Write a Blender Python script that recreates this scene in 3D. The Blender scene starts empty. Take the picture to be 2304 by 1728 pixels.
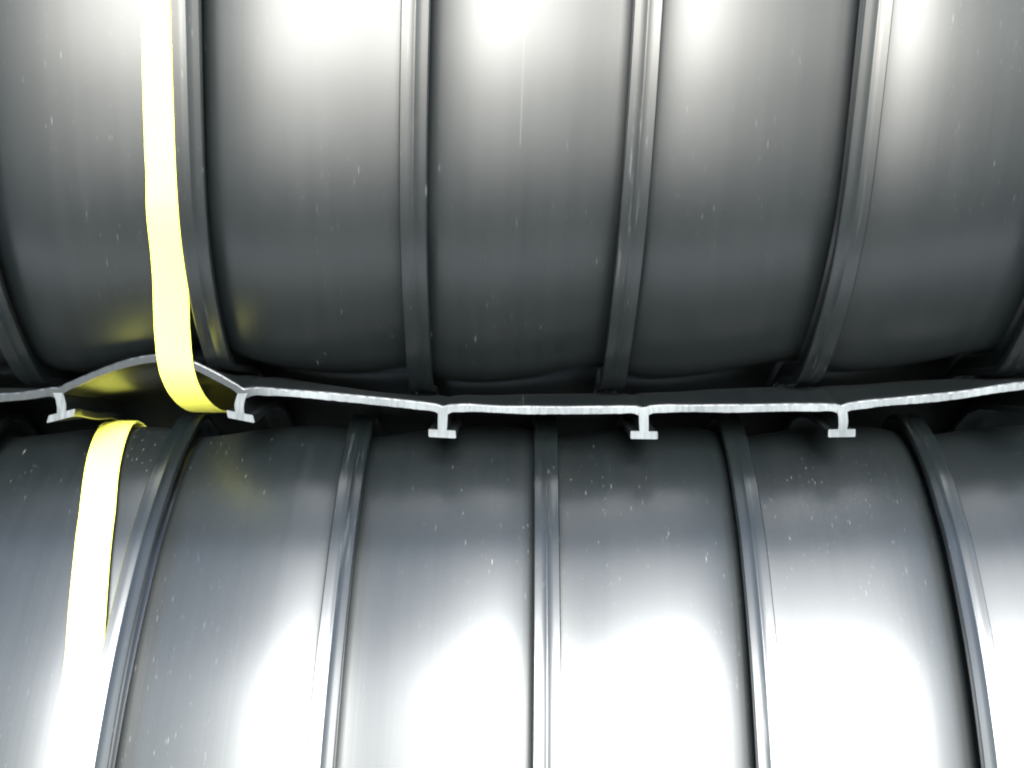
import bpy, math, random
from mathutils import Vector
random.seed(7)
R = math.radians
S = bpy.context.scene
COL = S.collection

# ------------------------------------------------------------------ camera
CAMH = 0.49                       # camera height above the ground
cd = bpy.data.cameras.new('camera'); cam = bpy.data.objects.new('camera', cd); COL.objects.link(cam)
cam.location = (0, 0, CAMH); cam.rotation_euler = (R(90), 0, 0)
cd.sensor_width = 36; cd.lens = 35.0; cd.clip_start = 0.01; cd.clip_end = 500
cd.dof.use_dof = True; cd.dof.focus_distance = 0.545; cd.dof.aperture_fstop = 16
S.camera = cam
S.cycles.filter_width = 2.1          # the soft focus of a small camera

# ------------------------------------------------------------------ light
SUN_EL, SUN_AZ = R(21), R(4)     # azimuth to the right of straight behind the camera
w = bpy.data.worlds.new('World'); S.world = w; w.use_nodes = True
nt = w.node_tree; nt.nodes.clear()
sky = nt.nodes.new('ShaderNodeTexSky'); sky.sky_type = 'NISHITA'; sky.sun_disc = False
sky.sun_elevation = SUN_EL; sky.sun_rotation = math.pi - SUN_AZ
sky.air_density = 1.0; sky.dust_density = 0.8; sky.ozone_density = 2.2
bg = nt.nodes.new('ShaderNodeBackground'); bg.inputs['Strength'].default_value = 0.12
wo = nt.nodes.new('ShaderNodeOutputWorld')
hs = nt.nodes.new('ShaderNodeHueSaturation'); hs.inputs['Saturation'].default_value = .75   # thin high cloud: a paler sky
nt.links.new(sky.outputs[0], hs.inputs['Color']); nt.links.new(hs.outputs[0], bg.inputs[0]); nt.links.new(bg.outputs[0], wo.inputs[0])
ld = bpy.data.lights.new('sun', 'SUN'); ld.energy = 4.2; ld.angle = R(30); ld.color = (.97, 1, .985)
sun = bpy.data.objects.new('sun', ld); COL.objects.link(sun)
to_sun = Vector((math.sin(SUN_AZ)*math.cos(SUN_EL), -math.cos(SUN_AZ)*math.cos(SUN_EL), math.sin(SUN_EL)))
sun.rotation_euler = to_sun.to_track_quat('Z', 'Y').to_euler()
S.view_settings.view_transform = 'Standard'; S.view_settings.look = 'None'
S.view_settings.exposure = 2.75; S.view_settings.gamma = 1.0
S.view_settings.use_curve_mapping = False

# ------------------------------------------------------------------ helpers
def tag(o, label=None, cat=None, group=None, kind=None):
    if label: o['label'] = label
    if cat: o['category'] = cat
    if group: o['group'] = group
    if kind: o['kind'] = kind
    return o
def mesh_obj(name, verts, faces, mats, parent=None, smooth=True, sharp=None, face_mat=None, uvs=None):
    me = bpy.data.meshes.new(name); me.from_pydata(verts, [], faces)
    for m in (mats if isinstance(mats, (list, tuple)) else [mats]): me.materials.append(m)
    if smooth: me.polygons.foreach_set('use_smooth', [True]*len(me.polygons))
    if face_mat: me.polygons.foreach_set('material_index', face_mat)
    if uvs:
        ul = me.uv_layers.new(name='UVMap')
        lv = [0]*len(me.loops); me.loops.foreach_get('vertex_index', lv)
        flat = []
        for v in lv: flat += uvs[v]
        ul.data.foreach_set('uv', flat)
    me.update()
    if sharp: me.set_sharp_from_angle(angle=R(sharp))
    o = bpy.data.objects.new(name, me); COL.objects.link(o)
    if parent: o.parent = parent
    return o
def empty(name, loc=(0, 0, 0)):
    o = bpy.data.objects.new(name, None); COL.objects.link(o); o.location = loc; o.empty_display_size = .05
    return o
def interp(tab, x):
    if x <= tab[0][0]: return tab[0][1]
    for (a, p), (b, q) in zip(tab, tab[1:]):
        if x <= b:
            t = (x-a)/(b-a); t = t*t*(3-2*t)
            return p+(q-p)*t
    return tab[-1][1]
def linterp(tab, x):
    if x <= tab[0][0]: return tab[0][1:]
    for a, b in zip(tab, tab[1:]):
        if x <= b[0]:
            t = (x-a[0])/(b[0]-a[0]); return tuple(p+(q-p)*t for p, q in zip(a[1:], b[1:]))
    return tab[-1][1:]

# ------------------------------------------------------------------ materials (UV in metres: U across, V along the strip)
def N(t, typ, **kw):
    n = t.nodes.new(typ)
    for k, v in kw.items(): setattr(n, k, v)
    return n
def math_node(t, op, a, b=None, c=None):
    n = N(t, 'ShaderNodeMath', operation=op)
    for i, v in enumerate((a, b, c)):
        if v is None: continue
        if isinstance(v, (int, float)): n.inputs[i].default_value = v
        else: t.links.new(v, n.inputs[i])
    return n.outputs[0]
def plastic(name, base=(.0014, .0023, .0025), rough=.35, fleck=1.0, streak=1.0, seed=0.0, seam=None, scuff=0.0):
    m = bpy.data.materials.new(name); m.use_nodes = True
    t = m.node_tree; L = t.links; bs = t.nodes['Principled BSDF']
    uv = N(t, 'ShaderNodeUVMap').outputs[0]
    def mapped(sx, sy, rot=0.0, off=0.0):
        mp = N(t, 'ShaderNodeMapping'); mp.inputs['Scale'].default_value = (sx, sy, 1)
        mp.inputs['Rotation'].default_value = (0, 0, rot); mp.inputs['Location'].default_value = (off+seed, off*.7+seed*.3, 0)
        L.new(uv, mp.inputs[0]); return mp.outputs[0]
    def noise(vec, scale, detail=2.0, rough=.5):
        n = N(t, 'ShaderNodeTexNoise'); n.inputs['Scale'].default_value = scale; n.inputs['Detail'].default_value = detail
        n.inputs['Roughness'].default_value = rough; L.new(vec, n.inputs['Vector']); return n.outputs['Fac']
    # drawn-out dust flecks: elongated cells, only a random few of them hold a fleck
    def flecks(sx, sy, rot, thr, size, off):
        v = N(t, 'ShaderNodeTexVoronoi'); v.inputs['Scale'].default_value = 1.0; v.inputs['Randomness'].default_value = 1.0
        L.new(mapped(sx, sy, rot, off), v.inputs['Vector'])
        sc = N(t, 'ShaderNodeSeparateColor'); L.new(v.outputs['Color'], sc.inputs[0])
        pick = math_node(t, 'GREATER_THAN', sc.outputs[0], thr)
        sz = math_node(t, 'MULTIPLY', sc.outputs[1], size)
        mr = N(t, 'ShaderNodeMapRange', interpolation_type='SMOOTHSTEP')
        L.new(v.outputs['Distance'], mr.inputs['Value']); mr.inputs['From Min'].default_value = 0
        L.new(sz, mr.inputs['From Max']); mr.inputs['To Min'].default_value = 1; mr.inputs['To Max'].default_value = 0
        return math_node(t, 'MULTIPLY', math_node(t, 'MULTIPLY', mr.outputs[0], pick), sc.outputs[2])
    f1 = flecks(900, 140, -.10, .84, .40, 0.0)
    f2 = flecks(620, 80, -.12, .96, .32, 3.1)
    f3 = flecks(1300, 260, -.09, .80, .46, 5.7)
    fl = math_node(t, 'ADD', math_node(t, 'ADD', math_node(t, 'MULTIPLY', f1, .5), f2), math_node(t, 'MULTIPLY', f3, .45))
    patch = noise(mapped(9, 6, 0, 2.0), 1.0, 2)
    mrp = N(t, 'ShaderNodeMapRange'); L.new(patch, mrp.inputs['Value'])
    mrp.inputs['From Min'].default_value = .40; mrp.inputs['From Max'].default_value = .66
    mrp.inputs['To Min'].default_value = .15; mrp.inputs['To Max'].default_value = 1.0
    fl = math_node(t, 'MULTIPLY', math_node(t, 'MULTIPLY', fl, mrp.outputs[0]), fleck)
    if scuff:
        sc1 = noise(mapped(500, 25, .03, 8.0), 1.0, 4, .65); sc2 = noise(mapped(30, 9, 0, 1.3), 1.0, 2)
        a = N(t, 'ShaderNodeMapRange'); L.new(sc1, a.inputs['Value']); a.inputs['From Min'].default_value = .56; a.inputs['From Max'].default_value = .8
        b = N(t, 'ShaderNodeMapRange'); L.new(sc2, b.inputs['Value']); b.inputs['From Min'].default_value = .52; b.inputs['From Max'].default_value = .7
        fl = math_node(t, 'ADD', fl, math_node(t, 'MULTIPLY', math_node(t, 'MULTIPLY', a.outputs[0], b.outputs[0]), scuff))
    if seam is not None:      # one thin moulding line along the sheet
        sp = N(t, 'ShaderNodeSeparateXYZ'); L.new(uv, sp.inputs[0])
        mr = N(t, 'ShaderNodeMapRange', interpolation_type='SMOOTHSTEP')
        L.new(math_node(t, 'ABSOLUTE', math_node(t, 'SUBTRACT', sp.outputs[0], seam)), mr.inputs['Value'])
        mr.inputs['From Min'].default_value = 0; mr.inputs['From Max'].default_value = .00035; mr.inputs['To Min'].default_value = .09; mr.inputs['To Max'].default_value = 0
        on = math_node(t, 'GREATER_THAN', math_node(t, 'ABSOLUTE', math_node(t, 'SUBTRACT', sp.outputs[1], .7)), .61)
        fl = math_node(t, 'ADD', fl, math_node(t, 'MULTIPLY', mr.outputs[0], on))
    fl = math_node(t, 'MINIMUM', fl, 1.0)
    # extrusion lines
    s1 = noise(mapped(900, 1.2, 0, 4.0), 1.0, 3, .6); s2 = noise(mapped(140, .8, 0, 6.0), 1.0, 3, .6)
    st = math_node(t, 'ADD', math_node(t, 'MULTIPLY', s1, .6), s2)
    cloud = noise(mapped(14, 7, 0, 7.0), 1.0, 4, .6)
    ro = math_node(t, 'ADD', math_node(t, 'MULTIPLY', math_node(t, 'SUBTRACT', st, .8), .03*streak), rough)
    ro = math_node(t, 'ADD', ro, math_node(t, 'MULTIPLY', math_node(t, 'SUBTRACT', cloud, .5), .07))
    ro = math_node(t, 'ADD', ro, math_node(t, 'MULTIPLY', fl, .3))
    L.new(ro, bs.inputs['Roughness'])
    mix = N(t, 'ShaderNodeMix', data_type='RGBA'); L.new(fl, mix.inputs['Factor'])
    mix.inputs['A'].default_value = (*base, 1); mix.inputs['B'].default_value = (.17, .17, .165, 1)
    col = mix.outputs['Result']
    # very thin film of dust, drawn along the strip
    df = N(t, 'ShaderNodeMapRange'); L.new(math_node(t, 'MULTIPLY', s2, cloud), df.inputs['Value'])
    df.inputs['From Min'].default_value = .15; df.inputs['From Max'].default_value = .45; df.inputs['To Max'].default_value = .003
    mix2 = N(t, 'ShaderNodeMix', data_type='RGBA'); L.new(df.outputs[0], mix2.inputs['Factor'])
    L.new(col, mix2.inputs['A']); mix2.inputs['B'].default_value = (.4, .38, .34, 1)
    L.new(mix2.outputs['Result'], bs.inputs['Base Color'])
    bs.inputs['IOR'].default_value = 1.52
    bp = N(t, 'ShaderNodeBump'); bp.inputs['Strength'].default_value = .10*streak; bp.inputs['Distance'].default_value = .00025
    L.new(math_node(t, 'ADD', math_node(t, 'MULTIPLY', s1, .35), math_node(t, 'MULTIPLY', s2, .9)), bp.inputs['Height'])
    L.new(bp.outputs[0], bs.inputs['Normal'])
    return m
M_UP = plastic('black_plastic_sheet', fleck=.32, seed=0.0, seam=.0064)
M_LOW = plastic('dusty_black_plastic_sheet', rough=.37, fleck=.75, seed=11.3)
M_RIB = plastic('black_plastic_rib', rough=.31, fleck=.35, seed=23.0, scuff=.30, streak=1.3)

def cut_material(name, left_shade):
    m = bpy.data.materials.new(name); m.use_nodes = True
    t = m.node_tree; L = t.links; bs = t.nodes['Principled BSDF']
    tc = N(t, 'ShaderNodeTexCoord').outputs['Object']
    mp = N(t, 'ShaderNodeMapping'); mp.inputs['Scale'].default_value = (600, 600, 90); L.new(tc, mp.inputs[0])
    n = N(t, 'ShaderNodeTexNoise'); n.inputs['Scale'].default_value = 1; n.inputs['Detail'].default_value = 4; L.new(mp.outputs[0], n.inputs['Vector'])
    n2 = N(t, 'ShaderNodeTexNoise'); n2.inputs['Scale'].default_value = 22; n2.inputs['Detail'].default_value = 2; L.new(tc, n2.inputs['Vector'])
    r = N(t, 'ShaderNodeValToRGB'); r.color_ramp.elements[0].position = .3; r.color_ramp.elements[0].color = (.032, .0345, .0355, 1)
    r.color_ramp.elements[1].position = .62; r.color_ramp.elements[1].color = (.078, .083, .085, 1)
    L.new(math_node(t, 'ADD', math_node(t, 'MULTIPLY', n.outputs[0], .4), math_node(t, 'MULTIPLY', n2.outputs[0], .6)), r.inputs[0])
    src = r.outputs[0]
    if left_shade:      # shade on the left stretch of the cut, painted as darker colour
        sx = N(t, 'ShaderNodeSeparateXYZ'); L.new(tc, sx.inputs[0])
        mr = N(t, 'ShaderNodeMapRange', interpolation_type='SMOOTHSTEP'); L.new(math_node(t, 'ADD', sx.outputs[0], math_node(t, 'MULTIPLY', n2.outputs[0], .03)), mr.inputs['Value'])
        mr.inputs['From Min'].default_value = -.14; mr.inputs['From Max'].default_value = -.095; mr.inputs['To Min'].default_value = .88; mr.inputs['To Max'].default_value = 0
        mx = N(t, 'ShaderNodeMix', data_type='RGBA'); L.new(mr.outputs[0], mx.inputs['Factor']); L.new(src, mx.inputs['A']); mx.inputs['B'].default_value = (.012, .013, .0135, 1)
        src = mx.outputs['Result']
    L.new(src, bs.inputs['Base Color']); bs.inputs['Roughness'].default_value = .7; bs.inputs['Specular IOR Level'].default_value = 0
    bp = N(t, 'ShaderNodeBump'); bp.inputs['Strength'].default_value = .35; bp.inputs['Distance'].default_value = .0006
    L.new(n.outputs[0], bp.inputs['Height']); L.new(bp.outputs[0], bs.inputs['Normal'])
    return m
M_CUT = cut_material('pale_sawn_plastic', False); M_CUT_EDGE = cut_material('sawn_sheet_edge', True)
def strap_material():
    m = bpy.data.materials.new('yellow_woven_strap'); m.use_nodes = True
    t = m.node_tree; L = t.links; bs = t.nodes['Principled BSDF']
    uv = N(t, 'ShaderNodeUVMap').outputs[0]
    wv = N(t, 'ShaderNodeTexWave', wave_type='BANDS', bands_direction='DIAGONAL'); wv.inputs['Scale'].default_value = 260
    wv.inputs['Distortion'].default_value = .6; L.new(uv, wv.inputs['Vector'])
    mp = N(t, 'ShaderNodeMapping'); mp.inputs['Scale'].default_value = (500, 30, 1); L.new(uv, mp.inputs[0])
    n = N(t, 'ShaderNodeTexNoise'); n.inputs['Scale'].default_value = 1; n.inputs['Detail'].default_value = 3; L.new(mp.outputs[0], n.inputs['Vector'])
    r = N(t, 'ShaderNodeValToRGB'); r.color_ramp.elements[0].position = .25; r.color_ramp.elements[0].color = (.60, .585, .075, 1)
    r.color_ramp.elements[1].position = .75; r.color_ramp.elements[1].color = (.66, .645, .095, 1)
    L.new(math_node(t, 'ADD', math_node(t, 'MULTIPLY', n.outputs[0], .6), math_node(t, 'MULTIPLY', wv.outputs[1], .4)), r.inputs[0])
    L.new(r.outputs[0], bs.inputs['Base Color']); bs.inputs['Roughness'].default_value = .5
    bp = N(t, 'ShaderNodeBump'); bp.inputs['Strength'].default_value = .2; bp.inputs['Distance'].default_value = .0003
    L.new(wv.outputs[1], bp.inputs['Height']); L.new(bp.outputs[0], bs.inputs['Normal'])
    return m
M_STRAP = strap_material()
def ground_material():
    m = bpy.data.materials.new('pale_concrete'); m.use_nodes = True
    t = m.node_tree; L = t.links; bs = t.nodes['Principled BSDF']
    tc = N(t, 'ShaderNodeTexCoord').outputs['Object']
    n = N(t, 'ShaderNodeTexNoise'); n.inputs['Scale'].default_value = 3; n.inputs['Detail'].default_value = 8; L.new(tc, n.inputs['Vector'])
    r = N(t, 'ShaderNodeValToRGB'); r.color_ramp.elements[0].position = .35; r.color_ramp.elements[0].color = (.055, .055, .052, 1)
    r.color_ramp.elements[1].position = .65; r.color_ramp.elements[1].color = (.085, .084, .08, 1)
    L.new(n.outputs[0], r.inputs[0]); L.new(r.outputs[0], bs.inputs['Base Color']); bs.inputs['Roughness'].default_value = .85
    bp = N(t, 'ShaderNodeBump'); bp.inputs['Strength'].default_value = .3; bp.inputs['Distance'].default_value = .01
    L.new(n.outputs[0], bp.inputs['Height']); L.new(bp.outputs[0], bs.inputs['Normal'])
    return m

# ------------------------------------------------------------------ setting
G = 300
ground = mesh_obj('ground', [(-G, -G, 0), (G, -G, 0), (G, G, 0), (-G, G, 0)], [(0, 1, 2, 3)], ground_material(), smooth=False)
tag(ground, 'pale grey concrete ground under the lower roll', kind='structure')

def bounce_strip_material():  # even pale tone for the added strip that the upper roll reflects
    m = bpy.data.materials.new('pale_bounce'); m.use_nodes = True
    t = m.node_tree; bs = t.nodes['Principled BSDF']
    n = N(t, 'ShaderNodeTexNoise'); n.inputs['Scale'].default_value = 9; n.inputs['Detail'].default_value = 8
    r = N(t, 'ShaderNodeValToRGB'); r.color_ramp.elements[0].color = (.45, .45, .44, 1); r.color_ramp.elements[1].color = (.55, .55, .54, 1)
    t.links.new(n.outputs[0], r.inputs[0]); t.links.new(r.outputs[0], bs.inputs['Base Color']); bs.inputs['Roughness'].default_value = .8
    return m
bounce_strip = mesh_obj('added_bounce_strip', [(a, b, c) for c in (-.1, .006) for a, b in ((-4, .03), (4, .03), (4, .25), (-4, .25))],  # added out of view to put pale patches into the upper roll's reflections
    [(0, 1, 5, 4), (1, 2, 6, 5), (2, 3, 7, 6), (3, 0, 4, 7), (4, 5, 6, 7)], bounce_strip_material(), smooth=False)
tag(bounce_strip, 'added pale strip on the ground, out of view, brightening reflections in the upper roll', kind='structure')
ground['label'] = 'grey ground in front of the rolls'

# ------------------------------------------------------------------ rolls of ribbed plastic
PITCH = .11
def softplus(v, k):
    e = v/k
    if e > 30: return v
    if e < -30: return 0.0
    return k*math.log1p(math.exp(e))
def sag(d):
    v = min(1, max(0, (d-.605)/.08)); return .040*v*v*(3-2*v)
class Roll:
    def __init__(s, dc, hc, rad, clamp, up, ribs, lean, bulge, skew, leans={}):
        s.dc, s.hc, s.rad, s.clamp, s.up, s.ribs, s.lean, s.bulge, s.skew, s.leans = dc, hc, rad, clamp, up, ribs, lean, bulge, skew, leans
        s.P = None
    def shape(s, ctrl, n=720):
        """closed section through (depth, height) points, starting at the front and going up"""
        m = len(ctrl); P = []
        for i in range(m):
            p0, p1, p2, p3 = (Vector(ctrl[(i+k-1) % m]) for k in range(4))
            for q in range(24):
                t = q/24
                P.append(.5*((2*p1)+(p2-p0)*t+(2*p0-5*p1+4*p2-p3)*t*t+(3*p1-p0-3*p2+p3)*t**3))
        for _ in range(60):
            P = [(P[k-1]+P[k]*2+P[(k+1) % len(P)])/4 for k in range(len(P))]
        L = [0]
        for a, b in zip(P, P[1:]+P[:1]): L.append(L[-1]+(b-a).length)
        out = []; k = 0
        for i in range(n):
            t = L[-1]*i/n
            while L[k+1] < t: k += 1
            f = (t-L[k])/(L[k+1]-L[k]); out.append(P[k].lerp(P[(k+1) % len(P)], f))
        s.P = out; s.NR = []
        for i in range(n):
            T = (out[(i+2) % n]-out[i-2]).normalized(); s.NR.append(Vector((T.y, -T.x)))   # inward
    def sec(s, th, x, dl):
        """point of the section at angle th (0 = towards the camera, + = up), dl inside the rib faces"""
        c0 = s.clamp(x)
        if s.P:
            n = len(s.P); f = (th/(2*math.pi)*n) % n; a = int(f) % n; b = (a+1) % n; t = f-int(f)
            p = s.P[a].lerp(s.P[b], t)+s.NR[a].lerp(s.NR[b], t)*dl
            d, h = p.x, p.y
        else:
            r = s.rad-dl
            d = s.dc-r*math.cos(th); h = s.hc+r*math.sin(th)
        c = c0-sag(d)
        if s.up: h = c+dl+softplus(h-c-dl, .003)
        else: h = c-dl-softplus(c-dl-h, .004)
        return d, h
    def ribx(s, i, h):
        return s.ribs[i]+s.leans.get(i, s.lean)*(h-s.href)
def thetas(n): return [2*math.pi*i/n for i in range(n)]
RIB_PROFILE = [(-.0069, .0005), (-.0064, 0), (-.0036, .0002), (-.0008, .0004), (-.0003, .00065), (.0003, .00065), (.0008, .0004), (.0036, .0002), (.0064, 0), (.0069, .0005),
               (.0069, .0034), (.0064, .0038), (.0030, .0044), (.0023, .0054), (.0021, .0085), (.0023, .0115), (.0036, .0132), (.0062, .0141), (.0062, .0156),
               (-.0062, .0156), (-.0062, .0141), (-.0036, .0132), (-.0023, .0115), (-.0021, .0085), (-.0023, .0054), (-.0030, .0044), (-.0064, .0038), (-.0069, .0034)]
def build_roll(name, ro, label, mat, nth=288):
    root = empty(name, (0, ro.dc, CAMH+ro.hc-ro.rad)); off = Vector(root.location)
    n = len(ro.ribs); ths = thetas(nth)
    # arc length along the strip for the texture
    # wall
    NS = 36; us = []
    for k in range(NS+1): us.append(.5-.5*math.cos(math.pi*k/NS))
    verts, uvs, faces = [], [], []
    cols = []
    for i in range(n-1):
        for k in range(NS+(1 if i == n-2 else 0)): cols.append((i, us[k]))
    nc = len(cols)
    for layer in (0, 1):
        for j, th in enumerate(ths):
            for (i, u) in cols:
                q = 2*u-1
                uu = (1-u)**ro.skew if ro.up else u**ro.skew; qq = 2*uu-1
                dl = .0140-ro.bulge*(.7*(1-qq*qq)+.3*(1-qq**8))
                # slow handling dents
                dl += .00025*math.sin(3.1*th+i*1.7+u*2)*(1-q*q)+.00012*math.sin(9*th+i*4.1)*(1-q*q)
                if layer: dl += .0042
                xm = ro.ribs[i]+u*PITCH
                d, h = ro.sec(th, xm, dl)
                x = (1-u)*ro.ribx(i, h)+u*ro.ribx(i+1, h)
                verts.append((x-off.x, d-off.y, h+CAMH-off.z)); uvs.append((xm, th*ro.rad))
    def idx(l, j, c): return l*nth*nc+(j % nth)*nc+c
    for j in range(nth):
        for c in range(nc-1):
            faces.append((idx(0, j, c), idx(0, j+1, c), idx(0, j+1, c+1), idx(0, j, c+1)))
            faces.append((idx(1, j, c), idx(1, j, c+1), idx(1, j+1, c+1), idx(1, j+1, c)))
        faces.append((idx(0, j, 0), idx(1, j, 0), idx(1, j+1, 0), idx(0, j+1, 0)))
        faces.append((idx(0, j, nc-1), idx(0, j+1, nc-1), idx(1, j+1, nc-1), idx(1, j, nc-1)))
    mesh_obj('wall', verts, faces, mat, root, uvs=uvs, sharp=50)
    P = len(RIB_PROFILE)
    for i in range(n):
        verts, uvs, faces = [], [], []
        wob = random.uniform(0, 6)
        for j, th in enumerate(ths):
            for (dx, dl) in RIB_PROFILE:
                d, h = ro.sec(th, ro.ribs[i], dl)
                x = ro.ribx(i, h)+dx+.0004*math.sin(5*th+wob)*max(0, 1-dl/.014)
                verts.append((x-off.x, d-off.y, h+CAMH-off.z)); uvs.append((i*.31+dx-dl, th*ro.rad))
        for j in range(nth):
            a = j*P; b = ((j+1) % nth)*P
            for p in range(P):
                q = (p+1) % P
                faces.append((a+p, b+p, b+q, a+q))
        mesh_obj('rib', verts, faces, M_RIB, root, uvs=uvs, sharp=35)
    return tag(root, label, 'plastic roll')

UPCL = [(-.9, .004), (-.38, .0), (-.27, -.001), (-.163, .007), (-.052, -.005), (.058, -.004), (.168, 0.0), (.28, .005), (.4, .004), (.9, .004)]
up = Roll(.470+.225, .188, .225, lambda x: interp(UPCL, x), True,
          [.0645+PITCH*k for k in range(-9, 10)], .037, .0080, 1.9)
up.href = .182
up.shape([(.4640, .225), (.4580, .27), (.468, .33), (.52, .39), (.61, .43), (.70, .44), (.78, .43), (.86, .38), (.91, .30), (.925, .21), (.915, .12), (.87, .04), (.80, -.015), (.72, -.035), (.65, -.035), (.60, -.022),
          (.5605, .002), (.5275, .032), (.504, .065), (.4903, .097), (.4797, .14), (.4718, .182)])
low = Roll(.478+.25, -.24, .25, lambda x: -.0165, False,
           [.0167+PITCH*k for k in range(-9, 10)], .022, .0066, 1.9, {7: .055})
low.href = -.185
low.shape([(.4715, -.225), (.4870, -.175), (.5035, -.1336), (.5270, -.0907), (.5420, -.070), (.5640, -.0447), (.5900, -.025), (.63, -.003), (.68, .008), (.75, .010), (.83, -.005), (.90, -.05), (.955, -.12), (.978, -.20),
           (.978, -.28), (.95, -.37), (.89, -.44), (.81, -.48), (.73, -.489), (.65, -.483), (.57, -.455), (.51, -.41), (.474, -.36), (.461, -.31), (.461, -.265)])
build_roll('ribbed_plastic_roll', up, 'upper black roll of ribbed plastic sheet, lying above the sawn pale edge', M_UP)
build_roll('ribbed_plastic_roll', low, 'lower black roll of ribbed plastic sheet, dusty, below the sawn edge with the T-shaped ribs', M_LOW)

# ------------------------------------------------------------------ loose sheet end between the rolls
F = 2150.0; CX, CY = 1106.0, 829.5
ED = .547                                  # depth of the sawn edge
def px(x): return (x-CX)/F*ED
def py(y): return (CY-y)/F*ED
EDGE = [(px(a), py(b)) for a, b in [(-420, 850), (-180, 862), (0, 859), (60, 854), (125, 842), (160, 829), (210, 807), (260, 789), (300, 779), (340, 774), (380, 777), (420, 790),
        (470, 815), (525, 843), (560, 845), (640, 850), (750, 860), (860, 871), (957, 881), (1020, 881), (1100, 885), (1250, 886), (1390, 884), (1460, 882), (1600, 882), (1700, 880), (1818, 879),
        (1900, 870), (2050, 856), (2212, 833), (2330, 830), (2600, 836)]]
def edge_h(x):
    P = EDGE
    if x <= P[0][0]: return P[0][1]
    for i in range(len(P)-1):
        if x <= P[i+1][0]:
            x0, y0 = P[i]; x1, y1 = P[i+1]
            m0 = (P[i+1][1]-P[i-1][1])/(P[i+1][0]-P[i-1][0]) if i > 0 else (y1-y0)/(x1-x0)
            m1 = (P[i+2][1]-y0)/(P[i+2][0]-x0) if i+2 < len(P) else (y1-y0)/(x1-x0)
            hh = x1-x0; t = (x-x0)/hh
            return (2*t**3-3*t*t+1)*y0+(t**3-2*t*t+t)*hh*m0+(-2*t**3+3*t*t)*y1+(t**3-t*t)*hh*m1
    return P[-1][1]
def sheet_h(x, t):
    s = min(1, max(0, t/.040)); s = s*s*(3-2*s)
    rel = interp(UPCL, x)-.0042-sag(ED+t)
    return edge_h(x)*(1-s)+min(rel, .004)*s
STEMS = [(-130, 0, -4, -4), (126, 4, 13, -14), (525, -5, -9, 11), (957, 0, -3, 3), (1390, 0, 2, 1), (1818, 3, 0, -1), (2246, 2, 6, -5)]
TS = [0, .0006, .002, .005, .009, .014, .02, .026, .032, .04, .055, .07, .085, .1, .115, .13, .145, .16, .2, .25]
TH = .0047
sheet = empty('ribbed_plastic_sheet', (0, ED, CAMH-.01)); so = Vector(sheet.location)
tag(sheet, 'loose black plastic sheet end between the rolls, pale sawn edge with T-shaped ribs hanging down', 'plastic sheet')
x0, x1 = px(-330), px(2480); NX = 420
verts, uvs, faces, fm = [], [], [], []
def edge_round(t): return .0003 if t == 0 else 0.0
for side in (1, -1):
    for t in TS:
        for k in range(NX+1):
            x = x0+(x1-x0)*k/NX
            z = sheet_h(x, t)
            ds = [x-px(s[0]) for s in STEMS]; dmin = min(abs(v) for v in ds)
            th = TH*(1+.10*math.exp(-((dmin-.012)/.006)**2)+.06*math.sin(x*61)+.03*math.sin(x*170))
            notch = .0010*math.exp(-(dmin/.0022)**2) if side == 1 else 0
            fil = .0026*math.exp(-(dmin/.0034)**2) if side == -1 else 0
            jag = (.00012*math.sin(x*900)+.0001*math.sin(x*2300)) if t < .001 else 0
            th *= 1+(.05*random.uniform(-1, 1)+(random.random() < .05)*random.uniform(-.14, .05) if t == 0 else 0)
            h = z+side*(th/2-edge_round(t)*(3.0 if side == 1 else 1))-notch-fil
            verts.append((x-so.x, ED+t+jag+(.00025*math.sin(x*40) if t < .001 else 0)-so.y, CAMH+h-so.z)); uvs.append((x, t))
nT = len(TS)
def si(sd, j, k): return sd*nT*(NX+1)+j*(NX+1)+k
for j in range(nT-1):
    for k in range(NX):
        faces.append((si(0, j, k), si(0, j, k+1), si(0, j+1, k+1), si(0, j+1, k))); fm.append(0)
        faces.append((si(1, j, k), si(1, j+1, k), si(1, j+1, k+1), si(1, j, k+1))); fm.append(0)
for k in range(NX):
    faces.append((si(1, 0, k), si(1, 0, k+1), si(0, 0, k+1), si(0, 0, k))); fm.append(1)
    faces.append((si(1, nT-1, k+1), si(1, nT-1, k), si(0, nT-1, k), si(0, nT-1, k+1))); fm.append(0)
for j in range(nT-1):
    faces.append((si(1, j, 0), si(0, j, 0), si(0, j+1, 0), si(1, j+1, 0))); fm.append(0)
    faces.append((si(0, j, NX), si(1, j, NX), si(1, j+1, NX), si(0, j+1, NX))); fm.append(0)
mesh_obj('panel', verts, faces, [M_UP, M_CUT_EDGE], sheet, uvs=uvs, sharp=40, face_mat=fm)
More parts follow.
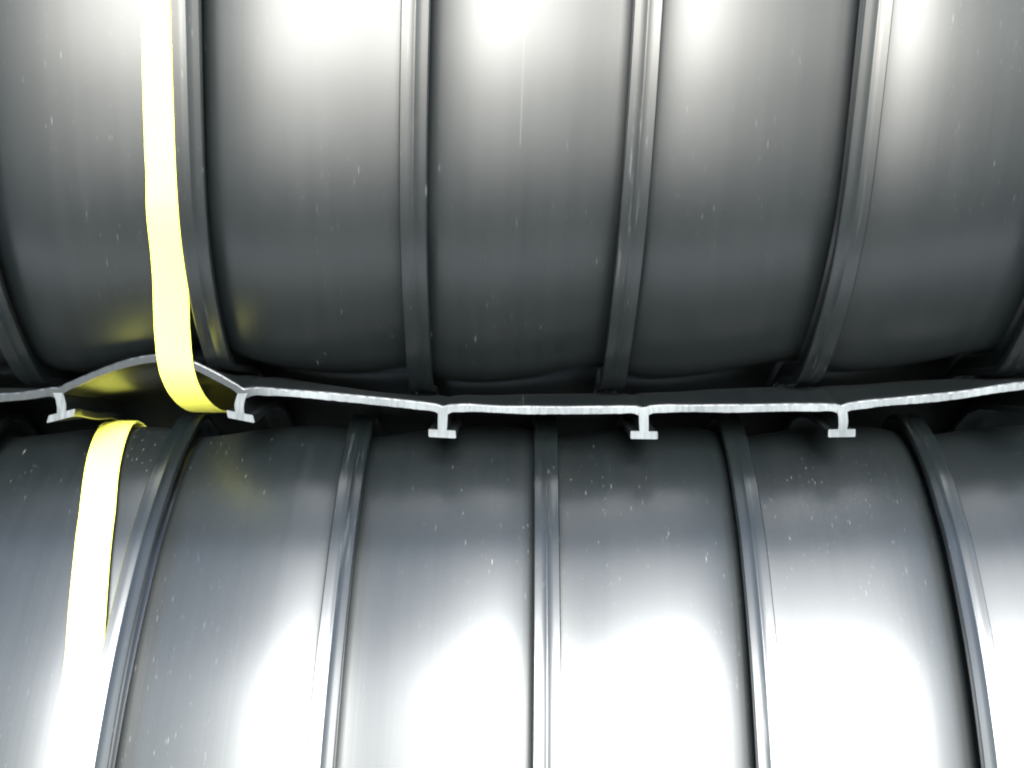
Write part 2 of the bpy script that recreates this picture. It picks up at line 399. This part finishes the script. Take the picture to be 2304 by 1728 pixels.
# hanging T ribs: stem outline then flange, traced round as one closed outline per depth step
for (sx, bow, tipdx, ang) in STEMS:
    xs = px(sx); SH = .0122 if 900 < sx < 1700 else .0124; mm = ED/F
    def outline(t):
        s = min(1, t/.04); s = s*s*(3-2*s)
        top = sheet_h(xs, t)-TH/2+.0006
        bx = bow*mm*(1-s); tx = tipdx*mm*.55*(1-s); an = R(ang)*(1-s)
        cl, wl = [], []
        for q in range(7):
            v = q/6
            cl.append((xs+bx*math.sin(math.pi*v)+tx*v, top-SH*v)); wl.append(.0023+.0004*(1-v)**4+.00025*math.sin(math.pi*v))
        fx, fh = cl[-1]
        def fp(a, b): return (fx+a*math.cos(an)-b*math.sin(an), fh-(-a*math.sin(-an))*1.0*0+a*math.sin(-an)+b*math.cos(an))
        right = [(c[0]+w_, c[1]) for c, w_ in zip(cl[:-1], wl)]
        left = [(c[0]-w_, c[1]) for c, w_ in zip(cl[:-1], wl)]
        fl = [fp(.0026, .0008), fp(.0045, .0013), fp(.0071, .0019), fp(.0074, .0016), fp(.0075, -.0019), fp(.0071, -.0024), fp(.0040, -.0019), fp(0, -.0013),
              fp(-.0040, -.0019), fp(-.0071, -.0024), fp(-.0075, -.0019), fp(-.0074, .0016), fp(-.0071, .0019), fp(-.0045, .0013), fp(-.0026, .0008)]
        return right+fl+left[::-1]
    verts, uvs, faces, fm = [], [], [], []
    for t in TS:
        o = outline(t)
        for (a, b) in o:
            verts.append((a-so.x, ED+t-(.0005 if t == 0 else 0)+.0002*math.sin(a*2000+b*1500)*(t == 0)-so.y, CAMH+b-so.z)); uvs.append((a-b, t))
    P = len(o)
    for j in range(nT-1):
        for p in range(P):
            q = (p+1) % P
            faces.append((j*P+p, j*P+q, (j+1)*P+q, (j+1)*P+p)); fm.append(0)
    # front cap: stem as quads, flange as a polygon strip
    ns = 6
    for p in range(ns-1): faces.append((p, P-1-p, P-2-p, p+1)); fm.append(1)
    faces.append((ns-1, P-ns, P-ns-1, ns)); fm.append(1)
    a, b = ns, P-ns-1            # inner flange corners
    for v in range(7): 
        faces.append((a+v, b-v, b-v-1, a+v+1) if v < 7 else None); fm.append(1)
    faces = [f for f in faces if len(set(f)) >= 3]
    faces = [tuple(dict.fromkeys(f)) for f in faces]
    mesh_obj('rib', verts, faces, [M_UP, M_CUT], sheet, uvs=uvs, sharp=30, face_mat=fm[:len(faces)])

# ------------------------------------------------------------------ straps
def strap(name, pts, label, width=.0192, thick=.0009):
    """pts: closed loop of (x, depth, height, tilt)"""
    n = len(pts); verts, uvs, faces = [], [], []
    V = [Vector((p[0], p[1], CAMH+p[2])) for p in pts]
    org = V[0].copy(); run = 0
    prof = [(-.5, -.5), (-.5, .5), (-.25, .62), (0, .66), (.25, .62), (.5, .5), (.5, -.5), (0, -.5)]
    for i in range(n):
        T = (V[(i+1) % n]-V[i-1]).normalized()
        Wd = Vector((1, 0, 0)); Wd = (Wd-T*Wd.dot(T)).normalized()
        Nn = T.cross(Wd).normalized()
        if Nn.dot(V[i]-Vector((V[i].x, .71, CAMH+(.19 if 'upper' in label else -.24)))) < 0: Nn = -Nn
        a = pts[i][3]
        W2 = Wd*math.cos(a)+Nn*math.sin(a); N2 = -Wd*math.sin(a)+Nn*math.cos(a)
        if i: run += (V[i]-V[i-1]).length
        for (u, v) in prof:
            e = 1+.006*math.sin(i*1.3)
            verts.append(tuple(V[i]+W2*u*width*e+N2*v*thick-org)); uvs.append((u*width, run))
    P = len(prof)
    for i in range(n):
        a = i*P; b = ((i+1) % n)*P
        for p in range(P):
            q = (p+1) % P; faces.append((a+p, a+q, b+q, b+p))
    o = mesh_obj(name, verts, faces, M_STRAP, uvs=uvs, sharp=40); o.location = org
    # make outward normals consistent
    import bmesh
    bm = bmesh.new(); bm.from_mesh(o.data); bmesh.ops.recalc_face_normals(bm, faces=bm.faces); bm.to_mesh(o.data); bm.free()
    o.data.set_sharp_from_angle(angle=R(40))
    return tag(o, label, 'strap', 'yellow straps round the rolls')
def smooth_path(pts, it=2):
    for _ in range(it):
        q = []
        for a, b in zip(pts, pts[1:]+pts[:1]):
            q.append(tuple(.75*u+.25*v for u, v in zip(a, b))); q.append(tuple(.25*u+.75*v for u, v in zip(a, b)))
        pts = q
    return pts
# upper: over the front of the roll, over the sawn edge, back below the sheet, round behind
UPX = [(-.010, -.1830, 0), (.035, -.1820, 0), (.060, -.1780, 5), (.097, -.1732, 14), (.182, -.1688, 14), (.30, -.165, 14), (.45, -.163, 20)]
pts = []
for k in range(0, 75):
    th = R(-80)+k*R(280)/74
    d, h = up.sec(th, -.2, .0050)
    if (h < .075 and d < .70) or (h < .125 and d >= .70) or (h < 0): continue
    X, tl = linterp(UPX, h); pts.append((X, d, h, R(tl)))
pts += [(-.176, .915, .10, 0), (-.180, .87, .03, 0), (-.183, .80, -.010, 0), (-.183, .70, -.0175, 0), (-.183, .64, -.0175, 0), (-.183, .61, -.0170, 0), (-.1823, .592, -.0160, 0), (-.1826, .580, -.0135, 0),
        (-.1834, .568, -.0090, 0), (-.1840, .557, -.0025, 0), (-.1843, .5480, .0060, 0), (-.1840, .5430, .0140, 0), (-.1832, .5385, .0220, R(1)), (-.1818, .5320, .0330, R(3)), (-.1790, .5230, .0480, R(6)), (-.1770, .5150, .0610, R(9))]
strap('strap', smooth_path(pts), 'yellow webbing strap round the upper roll, bent over the pale sawn edge')
LWX = [(-.49, -.20), (-.24, -.2095), (-.185, -.2140), (-.134, -.218), (-.09, -.2245), (-.07, -.2280), (-.025, -.2393), (0, -.2400)]
pts = []
for k in range(150):
    th = 2*math.pi*k/150
    d, h = low.sec(th, -.2, .0046)
    X, = linterp(LWX, h); pts.append((X, d, h, 0))
strap('strap', pts, 'yellow webbing strap round the lower roll, starting right of the leftmost hanging T-shaped rib')
